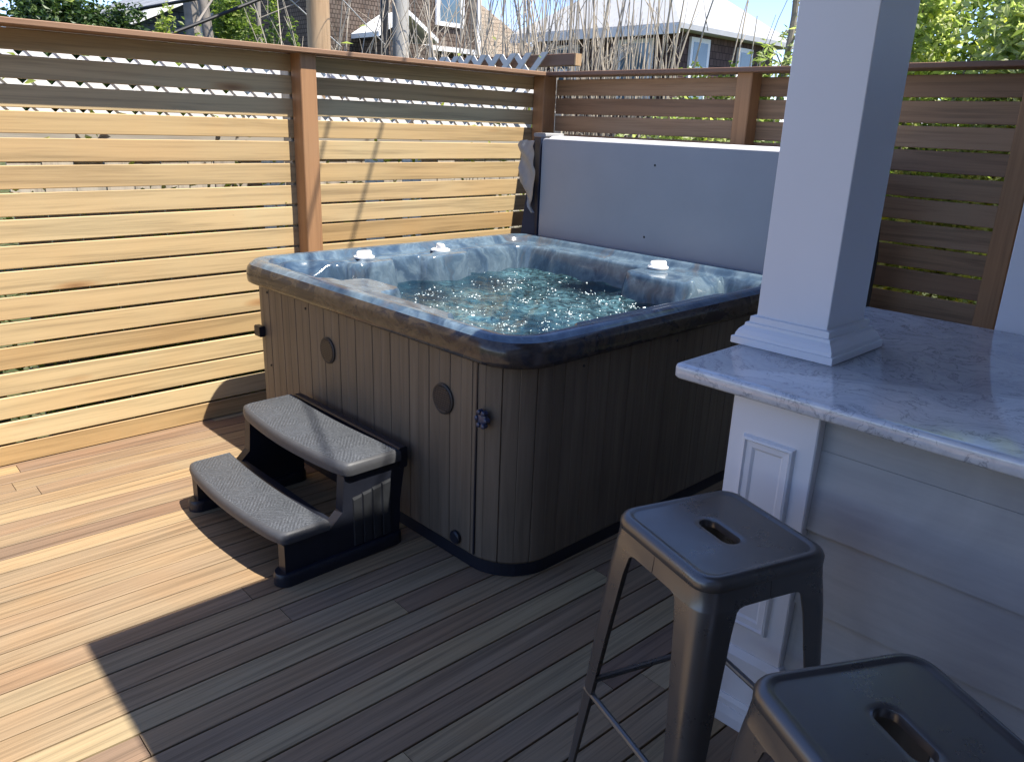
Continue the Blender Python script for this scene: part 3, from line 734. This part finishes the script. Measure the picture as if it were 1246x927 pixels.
# ------------------------------------------------------------------ bar stools
def sq(h, r, n=6, ns=12):
    pts = []
    c0 = [(h-r,h),(-(h),h-r),(-(h-r),-h),(h,-(h-r))]
    nx_ = [(-(h-r),h),(-h,-(h-r)),(h-r,-h),(h,h-r)]
    for qx, qy, a0 in ((1,1,0),(-1,1,90),(-1,-1,180),(1,-1,270)):
        for k in range(n+1): a = R(a0+90*k/n); pts.append((qx*(h-r)+r*math.cos(a), qy*(h-r)+r*math.sin(a)))
        p = pts[-1]; e = nx_[a0//90]
        pts += [(p[0]+(e[0]-p[0])*k/ns, p[1]+(e[1]-p[1])*k/ns) for k in range(1,ns)]
    return pts
def make_stool(label):
    S = empty('bar_stool', (0,0,0), label, 'bar stool', 'metal bar stools')
    H, h = .75, .160
    N = 9*4
    # seat: outer rolled edge then a shallow pressed panel with a hand slot
    seat = MB(); rr = []
    for d, z, r in ((.006,H-.052,.042),(.003,H-.030,.044),(.000,H-.026,.046),(.000,H-.012,.046),(.004,H-.004,.044),(.010,H,.040),(.018,H+.0005,.034),(.023,H-.0025,.03),(.027,H-.003,.028)):
        rr.append([(a,b,z) for a,b in sq(h-d, r)])
    # slot ring with the same number of points, ordered by angle
    slot = []
    sl_, sw_ = .053, .0205
    for a, b in sq(h-.027,.028):
        th = math.atan2(b, a)
        # stadium along y
        dx, dy = math.cos(th), math.sin(th)
        t = min(sw_/abs(dx) if abs(dx) > 1e-6 else 1e9, 1e9)
        px_, py_ = dx*t, dy*t
        if abs(py_) > sl_-sw_:
            # intersect with end circle
            cy_ = math.copysign(sl_-sw_, dy); b_ = -2*dy*cy_; c_ = cy_*cy_-sw_*sw_; t = (-b_+math.sqrt(max(b_*b_-4*c_,0)))/2
            px_, py_ = dx*t, dy*t
        slot.append((px_,py_))
    rr.append([(a,b,H-.003) for a,b in sq(h-.032,.026)]); rr.append([(a*1.6,b*1.25,H-.003) for a,b in slot]); rr.append([(a*1.2,b*1.09,H-.003) for a,b in slot]); rr.append([(a*1.04,b*1.02,H-.0045) for a,b in slot]); rr.append([(a,b,H-.008) for a,b in slot]); rr.append([(a,b,H-.02) for a,b in slot])
    seat.rings(rr); seat.build('seat', M['steel'], S, True, 50)
    for qx, qy in ((1,1),(-1,1),(-1,-1),(1,-1)):
        lg = MB(); ringsL = []
        for z, hh, a, r in ((H-.028,.1585,.158,.044),(H-.066,.1622,.1610,.044),(H-.0662,.1623,.100,.044),(H-.069,.1626,.089,.044),(H-.076,.1635,.083,.043),(H-.12,.168,.077,.041),(H-.3,.181,.063,.038),(H-.55,.199,.048,.034),(.02,.2125,.036,.03),(.001,.214,.036,.03)):
            th_ = .004
            o_ = [(hh, hh-a)] + [(hh-r+r*math.cos(R(t)), hh-r+r*math.sin(R(t))) for t in range(0,91,10)] + [(hh-a, hh)]
            r2 = r-th_
            i_ = [(hh-a, hh-th_)] + [(hh-r+r2*math.cos(R(t)), hh-r+r2*math.sin(R(t))) for t in range(90,-1,-10)] + [(hh-th_, hh-a)]
            ringsL.append([(qx*x, qy*y, z) for x, y in o_+i_])
        lg.rings(ringsL, cap0=True, cap1=True)
        if qx*qy < 0: lg.f = [f[::-1] for f in lg.f]
        lg.build('leg', M['steel'], S, True, 45)
    fr_ = .186
    for a0, b0 in (((-1,-1),(1,-1)),((1,-1),(1,1)),((1,1),(-1,1)),((-1,1),(-1,-1))):
        b = MB(); p = Vector((a0[0]*fr_*1.0,a0[1]*fr_*1.0,.285)); q = Vector((b0[0]*fr_,b0[1]*fr_,.285)); d = (q-p).normalized()
        b.tube([p+d*.015, q-d*.015], .0075, 8); b.build('foot_rail', M['steel'], S, True)
    return S
def dup(root, loc, rz, label):
    r = root.copy(); COL.objects.link(r); r.location = loc; r.rotation_euler = (0,0,rz); r['label'] = label
    for ch in list(root.children):
        c = ch.copy(); COL.objects.link(c); c.parent = r
    return r
s1 = make_stool('dark metal backless bar stool beside the white panelled bar post')
s2 = dup(s1, (-2.949,-3.61,0), R(-29), 'nearest dark metal bar stool at the lower right, only its seat in view')
s1.location = (-2.642,-3.12,0); s1.rotation_euler = (0,0,R(-18.75))

# ------------------------------------------------------------------ background houses
def window(par, wall_axis, pos, a0, a1, z0, z1, t=.09):
    f = MB()
    if wall_axis == 'y': f.box(a0,a1,pos-.06,pos-.001,z0,z1)
    else: f.box(pos-.06,pos-.001,a0,a1,z0,z1)
    fo_ = f.build('window', M['white_trim'], par); p = MB()
    zm = (z0+z1)/2
    for za, zb in ((z0+t,zm-t*.3),(zm+t*.3,z1-t)):
        if wall_axis == 'y': p.box(a0+t,a1-t,pos-.066,pos-.05,za,zb)
        else: p.box(pos-.066,pos-.05,a0+t,a1-t,za,zb)
    p.build('pane', M['glass'], fo_)
rh = empty('house', (12,8.4,GZ), 'dark brown shingled house with a pale grey hip roof beyond the fence corner', 'house')
MB().box(10.25,14.2,6.35,10.4,GZ,3.5).build('wall', M['dark_shingle'], rh)
hr = MB(); ex0,ex1,ey0,ey1,ez = 9.87,14.6,6.0,10.75,3.52
hr.add([(ex0,ey0,ez),(ex1,ey0,ez),(ex1,ey1,ez),(ex0,ey1,ez),(12.2,8.3,5.2),(12.3,8.45,5.2),(ex0,ey0,ez-.1),(ex1,ey0,ez-.1),(ex1,ey1,ez-.1),(ex0,ey1,ez-.1)],
       [(0,1,4),(1,2,5,4),(2,3,5),(3,0,4,5),(0,6,7,1),(1,7,8,2),(2,8,9,3),(3,9,6,0),(6,9,8,7)])
hr.build('roof', M['pale_roof'], rh)
MB().box(ex0-.02,ex0+.03,ey0,ey1,ez-.2,ez-.02).build('gutter', M['white_trim'], rh)
window(rh,'x',10.25,8.9,9.6,2.2,3.25); window(rh,'x',10.25,6.85,7.75,1.9,3.3); window(rh,'y',6.35,10.75,11.45,1.9,3.35); window(rh,'y',6.35,12.6,13.2,2.0,3.3)
mh = empty('house', (7.5,13,GZ), 'brown shingled house with a white framed window and tan roofed wing, mid background', 'house')
MB().box(5.2,9.25,11.2,16,GZ,7).build('wall', M['brown_shingle'], mh)
MB().box(9.17,9.27,11.15,11.25,GZ,7).build('corner_board', M['white_trim'], mh)
window(mh,'y',11.2,7.95,8.75,3.55,5.2,.1)
wg = MB().box(9.26,11.5,11.6,15,GZ,3.0).build('wing', M['brown_shingle'], mh)
wr = MB(); wr.add([(9.26,11.1,3.0),(11.7,11.1,3.0),(9.26,13,4.75),(10.2,13,4.75),(11.7,15,3.0),(9.26,15,3.0)],[(0,1,3,2),(1,4,3),(4,5,2,3),(0,2,5),(0,5,4,1)])
wr.build('roof', M['tan_roof'], mh)
MB().box(7.15,9.15,10.9,11.19,3.0,3.10).build('belt_trim', M['white_trim'], mh)
pg = MB()
pk = (6.5, 3.62)
for dx in (-1,1):
    pg.add([(pk[0],10.2,pk[1]),(pk[0],10.2,pk[1]-.09),(pk[0]+dx*.75,10.2,pk[1]-.55),(pk[0]+dx*.75,10.2,pk[1]-.46),(pk[0],11.19,pk[1]),(pk[0],11.19,pk[1]-.09),(pk[0]+dx*.75,11.19,pk[1]-.55),(pk[0]+dx*.75,11.19,pk[1]-.46)],
           [(0,1,2,3),(7,6,5,4),(0,3,7,4),(1,5,6,2),(2,6,7,3),(0,4,5,1)])
pg.build('porch_gable', M['white_trim'], mh)
MB().box(5.9,7.1,10.3,11.19,GZ,3.02).build('porch', M['brown_shingle'], mh)
lh = empty('house', (7,20,GZ), 'slate blue house with a grey gable roof and white rake board at the far left', 'house')
MB().prism([(3.75,GZ),(10.2,GZ),(10.2,3.7),(6.97,5.2),(3.75,3.7)],'y',17.2,24.5).build('wall', M['slate_siding'], lh)
lr = MB()
for sg in (1,-1):
    xe, xr = 6.97-sg*3.6, 6.97
    lr.add([(xe,16.87,3.56),(xr,16.87,5.24),(xr,25,5.24),(xe,25,3.56),(xe,16.87,3.44),(xr,16.87,5.12),(xr,25,5.12),(xe,25,3.44)],[(0,1,2,3),(7,6,5,4),(0,4,5,1),(1,5,6,2),(2,6,7,3),(3,7,4,0)])
lr.build('roof', M['grey_roof'], lh)
rk = MB()
for sg in (1,-1):
    xe, xr = 6.97-sg*3.62, 6.97
    rk.add([(xe,16.8,3.54),(xr,16.8,5.23),(xr,16.8,5.05),(xe,16.8,3.36),(xe,16.868,3.54),(xr,16.868,5.23),(xr,16.868,5.05),(xe,16.868,3.36)],[(0,1,2,3),(7,6,5,4),(0,4,5,1),(2,6,7,3),(1,5,6,2),(3,7,4,0)])
rk.build('rake_board', M['white_trim'], lh)
window(lh,'y',17.2,5.2,6.3,2.6,3.9); window(lh,'y',17.2,7.6,8.7,2.6,3.9)

# ------------------------------------------------------------------ poles and cables
def pole(x, y, r, h, mat, label):
    m = MB().tube([(x,y,GZ),(x+.01,y,h*.5),(x,y+.02,h)], [r*1.05,r,r*.9], 16)
    return tag(m.build('utility_pole', mat, None, True), label, 'utility pole', 'wooden utility poles')
pole(.66,3.93,.115,7.5,M['pole_tan'],'tan wooden utility pole rising behind the sunlit slat fence')
pole(2.52,5.06,.105,7.5,M['pole_grey'],'pale grey weathered pole with a dark conduit on its left side')
tag(MB().tube([(2.31,5.10,GZ),(2.31,5.10,6.5)],.05,10).build('conduit', M['cable'], None, True), 'dark conduit pipe standing against the pale grey pole', 'conduit')
def cable(a, b, r, sag, mat, label, cat, name='overhead_cable', grp=None):
    a, b = Vector(a), Vector(b); pts = [a.lerp(b,t)-Vector((0,0,sag*4*t*(1-t))) for t in [i/16 for i in range(17)]]
    return tag(MB().tube(pts, r, 8).build(name, mat, None, True), label, cat, grp)
cable((-1.02,8.9,2.45),(.66,3.93,2.88),.019,.02,M['cable'],'black cable slanting up to the tan utility pole','cable',grp='black overhead cables')
cable((-.62,5.3,2.18),(2.45,5.0,3.62),.019,.03,M['cable'],'lower black cable slanting up to the pale grey pole','cable',grp='black overhead cables')
cable((.33,4.2,2.78),(1.35,4.6,2.3),.007,0,M['wire'],'thin pale wire crossing in front of the tan utility pole','wire','guy_wire','pale guy wires')
cable((1.42,4.7,2.83),(2.25,5.02,2.42),.007,0,M['wire'],'thin pale wire running down to the pale grey pole','wire','guy_wire','pale guy wires')

# ------------------------------------------------------------------ plants
def leaves(mb, pts, size, aspect=.5, up=.35, jit=.35):
    pts = np.asarray(pts); n = len(pts)
    d = rng.normal(size=(n,3)); d[:,2] = d[:,2]*.7 - .1; d /= np.linalg.norm(d,axis=1)[:,None]
    nn = rng.normal(size=(n,3)) + np.array([0,-.25,up*2]); s = np.cross(d, nn); s /= np.linalg.norm(s,axis=1)[:,None]+1e-9
    L = size*rng.uniform(1-jit,1+jit,(n,1)); W_ = L*aspect*.5; up_ = np.cross(s, d)
    a = pts; b = pts + d*L*.5 + s*W_ + up_*L*.08; c = pts + d*L - up_*L*.08; e = pts + d*L*.5 - s*W_ + up_*L*.08
    V = np.stack([a,b,c,e],1).reshape(-1,3); o = len(mb.v)
    mb.v += [tuple(p) for p in V.tolist()]; mb.f += [(o+4*i,o+4*i+1,o+4*i+2,o+4*i+3) for i in range(n)]
def crown_points(c, rad, n, clumps, cr=.33):
    c = np.array(c); rad = np.array(rad)
    cc = rng.normal(size=(clumps,3)); cc /= np.linalg.norm(cc,axis=1)[:,None]; cc *= rng.uniform(.35,1.0,(clumps,1)); cc[:,2] = np.maximum(cc[:,2], -.75)
    w = rng.uniform(.4,1.6,clumps); k = rng.choice(clumps, n, p=w/w.sum())
    p = rng.normal(size=(n,3)); p /= np.linalg.norm(p,axis=1)[:,None]; p *= rng.uniform(.2,1,(n,1))**.5
    return c + (cc[k] + p*cr*rng.uniform(.6,1.2,(clumps,1))[k])*rad, c + cc*rad
def shrub(name, base, top, rad, n, size, mat, label, cat='shrub', group=None, clumps=22, aspect=.5, cr=.33, stems=8):
    e = empty(name, base, label, cat, group)
    cz = (base[2]+top)/2 if rad[2] is None else top-rad[2]
    rz = (top-base[2])/2 if rad[2] is None else rad[2]
    pts, cc = crown_points((base[0],base[1],cz), (rad[0],rad[1],rz), n, clumps, cr)
    m = MB(); leaves(m, pts, size, aspect); m.build('foliage', mat, e)
    s = MB()
    for k in range(min(stems,len(cc))):
        q = Vector(cc[k]); b = Vector(base)+Vector((random.uniform(-.1,.1),random.uniform(-.1,.1),0))
        s.tube([b, b.lerp(q,.5)+Vector((random.uniform(-.08,.08),random.uniform(-.08,.08),.08)), q], [.022,.014,.005], 6)
    s.build('stem', M['bark'], e, True)
    return e
# hedge and trees at far left, beyond the slat fence
GH = 'green shrubs beyond the sunlit fence'
shrub('hedge_shrub',(-1.22,6.6,GZ),3.2,(.46,.5,1.2),16000,.07,M['leaf_dark'],'tall dark green shrub at the far left against the blue sky','shrub',GH,34,cr=.38)
shrub('hedge_shrub',(-.62,6.7,GZ),2.82,(.32,.5,1.0),9000,.065,M['leaf_dark'],'low dark green shrub below the grey roof','shrub',GH,26,cr=.4)
shrub('hedge_shrub',(-.36,6.25,GZ),2.66,(.30,.4,1.0),9000,.065,M['leaf_dark'],'dark green shrub below the white rake board','shrub',GH,26,cr=.4)
shrub('leafy_shrub',(-.33,5.45,GZ),2.55,(.2,.3,.9),4200,.06,M['leaf_lime'],'small fresh green shrub just right of the rake board','shrub',GH,18,cr=.4)
shrub('leafy_shrub',(1.02,6.6,GZ),3.15,(.55,.6,1.3),5200,.075,M['leaf_mid'],'tall fresh green shrub left of the tan pole','shrub',GH,20,cr=.28)
shrub('leafy_shrub',(1.45,5.6,GZ),2.6,(.30,.4,1.0),2600,.07,M['leaf_lime'],'lime green shrub right of the tan pole','shrub',GH,14)
shrub('leafy_shrub',(1.9,7.4,GZ),3.4,(.45,.5,1.3),2600,.07,M['leaf_mid'],'sparse green shrub between the two poles','shrub',GH,16,cr=.24)
def bare_tree(base, h, r, lean, label, seed, nb=9):
    rnd = random.Random(seed); e = empty('bare_tree', base, label, 'tree', 'leafless trees beyond the fence')
    b = Vector(base); pts = [b + Vector((lean[0]*t, lean[1]*t, h*t)) + Vector((rnd.uniform(-.05,.05),rnd.uniform(-.05,.05),0)) for t in (0,.2,.4,.6,.8,1)]
    MB().tube(pts, [r,r*.92,r*.85,r*.7,r*.5,r*.25], 10).build('trunk', M['bark'], e, True)
    m = MB()
    for k in range(nb):
        t = rnd.uniform(.42,.95); i = int(t*5); p = pts[i].lerp(pts[min(i+1,5)], t*5-i); a = rnd.uniform(0,6.28); l = rnd.uniform(.6,1.5)
        d = Vector((math.cos(a),math.sin(a),rnd.uniform(.2,1.1)))
        q = p+d*l*.5; e2 = q+(d+Vector((rnd.uniform(-.5,.5),rnd.uniform(-.5,.5),rnd.uniform(-.2,.4))))*l*.5
        m.tube([p,q,e2],[r*.3,r*.2,r*.06],6)
        for _ in range(3):
            f = q.lerp(e2,rnd.random()); m.tube([f,f+Vector((rnd.uniform(-.35,.35),rnd.uniform(-.35,.35),rnd.uniform(.1,.5)))],[r*.09,r*.03],5)
    m.build('branch', M['bark'], e, True)
bare_tree((.05,5.9,GZ),6.5,.055,(.25,.1),'slim mottled bare trunk leaning right, in front of the slate house',3)
bare_tree((.66,6.3,GZ),7,.075,(-.25,.1),'paler bare trunk leaning left in front of the slate house',5)
bare_tree((.95,7.6,GZ),8,.11,(.05,.1),'dark thick bare trunk left of the tan pole',8)
bare_tree((1.55,7.0,GZ),6.5,.04,(.2,.1),'thin bare trunk right of the tan pole',12)
# thickets of dry upright stems
def thicket(x0, y0, x1, y1, n, h, label, depth=.5, seed=1, lean=.12):
    rnd = random.Random(seed); e = empty('dry_stem_clump', ((x0+x1)/2,(y0+y1)/2,GZ), label, 'dry stems', 'clumps of dry bare stems')
    m = MB(); tw = MB()
    for k in range(n):
        t = rnd.random(); x = x0+(x1-x0)*t+rnd.uniform(0,depth); y = y0+(y1-y0)*t+rnd.uniform(0,depth)
        hh = h*rnd.uniform(.75,1.25); l = Vector((rnd.gauss(0,lean),rnd.gauss(0,lean),0)); p = Vector((x,y,GZ))
        r = rnd.uniform(.005,.0125)
        pts = [p + l*(q*q)*hh + Vector((0,0,hh*q)) + Vector((rnd.uniform(-.012,.012),rnd.uniform(-.012,.012),0)) for q in (0,.3,.55,.8,1)]
        m.tube(pts, [r,r*.95,r*.85,r*.6,r*.3], 5)
        if rnd.random() < .75:
            for _ in range(2):
                f = pts[2].lerp(pts[4], rnd.random()); tw.tube([f, f+Vector((rnd.uniform(-.25,.25),rnd.uniform(-.25,.25),rnd.uniform(.1,.45)))],[r*.4,r*.15],4)
    m.build('stems', M['stem'], e)['kind'] = 'stuff'
    tw.build('twigs', M['stem'], e)['kind'] = 'stuff'
thicket(.75,2.3,1.15,1.75,26,3.4,'dry bare stems above the lattice end by the fence corner',.5,1)
thicket(1.15,1.65,1.45,1.2,44,3.4,'dense dry bare stems in front of the pale roofed house',.4,2,.09)
thicket(1.45,1.2,1.8,.75,60,3.4,'densest clump of dry bare stems, behind the middle of the right fence',.4,3,.07)
thicket(1.8,.7,2.05,.35,26,3.3,'dry bare stems near the house corner window',.4,4,.09)
thicket(2.1,.3,2.35,-.15,9,2.9,'few dry bare stems left of the slender leaved tree',.3,5,.1)
thicket(2.0,4.7,2.9,4.2,34,3.6,'dry twiggy stems around the pale grey pole',.8,6,.18)
thicket(1.1,5.3,1.9,4.8,36,3.6,'tangled grey twigs between the two poles',.8,7,.25)
thicket(2.9,4.1,3.6,3.5,24,3.7,'sparse dry stems in front of the brown house window',.8,8,.12)
# slender leaved small tree and pale bushes beyond the right fence
GB = 'bright bushes behind the right fence'
tr = empty('slender_tree', (2.25,-.5,GZ), 'small tree with narrow grey green leaves left of the white column', 'tree')
tp_ = MB(); tp_.tube([(2.25,-.5,GZ),(2.2,-.46,1.2),(2.24,-.5,2.4),(2.2,-.48,3.6)],[.045,.036,.026,.012],8)
tp_.build('trunk', M['bark'], tr, True)
lm = MB(); bmr = MB(); lp_ = []
rnd = random.Random(4)
for k in range(34):
    z = rnd.uniform(1.9,3.5); a = rnd.uniform(0,6.28); l = rnd.uniform(.25,.6); p = Vector((2.22,-.49,z)); q = p+Vector((math.cos(a)*l,math.sin(a)*l,rnd.uniform(-.05,.25)))
    bmr.tube([p,p.lerp(q,.5)+Vector((0,0,.05)),q],[.008,.005,.002],5)
    for t in np.linspace(.25,1,11): lp_.append(p.lerp(q,float(t))+Vector((rnd.gauss(0,.025),rnd.gauss(0,.025),rnd.gauss(0,.025))))
bmr.build('branch', M['bark'], tr, True); leaves(lm, [tuple(p) for p in lp_ for _ in range(3)], .085, .22); lm.build('foliage', M['leaf_pale'], tr)
shrub('leafy_bush',(2.0,.05,GZ),2.22,(.28,.35,.9),2600,.05,M['leaf_lime'],'low lime green bush below the slender tree','bush',GB,16)
shrub('leafy_bush',(2.05,-.42,GZ),2.34,(.3,.3,.9),2600,.055,M['leaf_lime'],'lime green bush right under the slender tree','bush',GB,16)
shrub('leafy_bush',(.62,-.55,GZ),1.72,(.34,.45,1.05),5200,.05,M['leaf_pale'],'pale bush pressed behind the fence next to the cover top','bush',GB,24)
shrub('leafy_bush',(.62,-1.35,GZ),1.74,(.34,.5,1.05),5200,.05,M['leaf_pale'],'pale bush behind the fence post left of the column','bush',GB,24)
shrub('leafy_bush',(.75,-2.05,GZ),3.0,(.42,.5,1.7),20000,.05,M['leaf_pale'],'tall pale variegated bush right of the white column','bush',GB,34)
shrub('leafy_bush',(.72,-2.75,GZ),3.05,(.42,.5,1.7),20000,.05,M['leaf_pale'],'tall pale variegated bush at the right edge','bush',GB,34)
shrub('leafy_bush',(1.6,-1.65,GZ),3.3,(.55,.55,1.6),12000,.06,M['leaf_mid'],'green bush further back, right of the white column','bush',GB,26)
shrub('leafy_bush',(1.6,-2.6,GZ),3.4,(.6,.7,1.6),14000,.06,M['leaf_lime'],'lime green bush further back at the right edge','bush',GB,26)
# weeds in the strip behind the left fence
wd = MB(); pts = []
for _ in range(9000):
    x = random.uniform(-4.6,.2); pts.append((x, random.uniform(.06,.30), GZ+abs(random.gauss(0,.75))))
leaves(wd, pts, .06, .4); tag(wd.build('ivy_strip', M['leaf_lime']), 'ivy and weeds growing in the strip behind the sunlit slat fence', 'weeds', kind='stuff')
# a weed poking up between the deck boards beside the stool
wg_ = MB()
for k in range(7):
    a = k*.9; b = Vector((-2.50,-3.035,0)); d = Vector((math.cos(a)*.025,math.sin(a)*.025,.05+.012*(k%3)))
    s = Vector((-d.y,d.x,0)).normalized()*.004
    wg_.add([b-s,b+s,b+d*.6+s*1.3,b+d*.6-s*1.3,b+d],[(0,1,2,3),(3,2,4)])
tag(wg_.build('grass_tuft', M['leaf_dark']), 'small green grass tuft between deck boards behind the stool leg', 'grass tuft')
# service wires overhead (they throw the two thin shadows on the fence)
SUN = Vector((.135,-.46,1.0))
for (p1, p2, lab) in (((-1.313,0,1.456),(-1.54,0,.80),'left of two thin service wires overhead'),((-1.66,0,1.44),(-1.86,0,.82),'right of two thin service wires overhead')):
    a = Vector(p1)+SUN*(4.6-p1[2]); b = Vector(p2)+SUN*(4.6-p2[2]); d = (a-b).normalized()
    tag(MB().tube([b-d*3.2, a+d*2.2], .009, 6).build('service_wire', M['cable'], None, True), lab, 'wire', 'service wires above the deck')

# ------------------------------------------------------------------ light, sky, camera
w = bpy.data.worlds.new('World'); scene.world = w; w.use_nodes = True; nt = w.node_tree
bg = nt.nodes['Background']; sky = nt.nodes.new('ShaderNodeTexSky'); sky.sky_type = 'NISHITA'; sky.sun_disc = False
el = math.atan2(1, math.hypot(SUN.x, SUN.y)); sky.sun_elevation = el; sky.sun_rotation = math.atan2(SUN.x, SUN.y)
sky.altitude = 2500; sky.air_density = 1.0; sky.dust_density = .05; sky.ozone_density = 5.0
mx = nt.nodes.new('ShaderNodeMix'); mx.data_type = 'RGBA'; mx.blend_type = 'MULTIPLY'; mx.inputs[0].default_value = 1; mx.inputs[7].default_value = (1.10,.97,.99,1)
nt.links.new(sky.outputs[0], mx.inputs[6]); nt.links.new(mx.outputs[2], bg.inputs[0]); bg.inputs[1].default_value = .14
sl_ = bpy.data.lights.new('Sun','SUN'); sl_.energy = 4.6; sl_.angle = R(.53); sl_.color = (1,.94,.84)
so = bpy.data.objects.new('Sun', sl_); COL.objects.link(so); so.rotation_euler = (-SUN).to_track_quat('-Z','Y').to_euler(); so.location = (0,0,20)
scene.cycles.caustics_reflective = False; scene.cycles.caustics_refractive = False
cam = bpy.data.cameras.new('Camera'); co = bpy.data.objects.new('Camera', cam); COL.objects.link(co); scene.camera = co
yaw, pit, rol, fpx = -.7751, -.3161, .0377, 957.2
fwd = Vector((-math.sin(yaw)*math.cos(pit), math.cos(yaw)*math.cos(pit), math.sin(pit)))
rt = Vector((math.cos(yaw), math.sin(yaw), 0)); up = rt.cross(fwd)
r2 = rt*math.cos(rol)+up*math.sin(rol); u2 = -rt*math.sin(rol)+up*math.cos(rol)
co.matrix_world = Matrix(((r2.x,u2.x,-fwd.x,-3.9796),(r2.y,u2.y,-fwd.y,-3.8539),(r2.z,u2.z,-fwd.z,1.5343),(0,0,0,1)))
cam.sensor_fit = 'HORIZONTAL'; cam.sensor_width = 36; cam.lens = 36*fpx/1246; cam.clip_end = 1000; cam.clip_start = .05
vs = scene.view_settings; vs.view_transform = 'Standard'; vs.look = 'None'; vs.exposure = 1.25; vs.gamma = 1
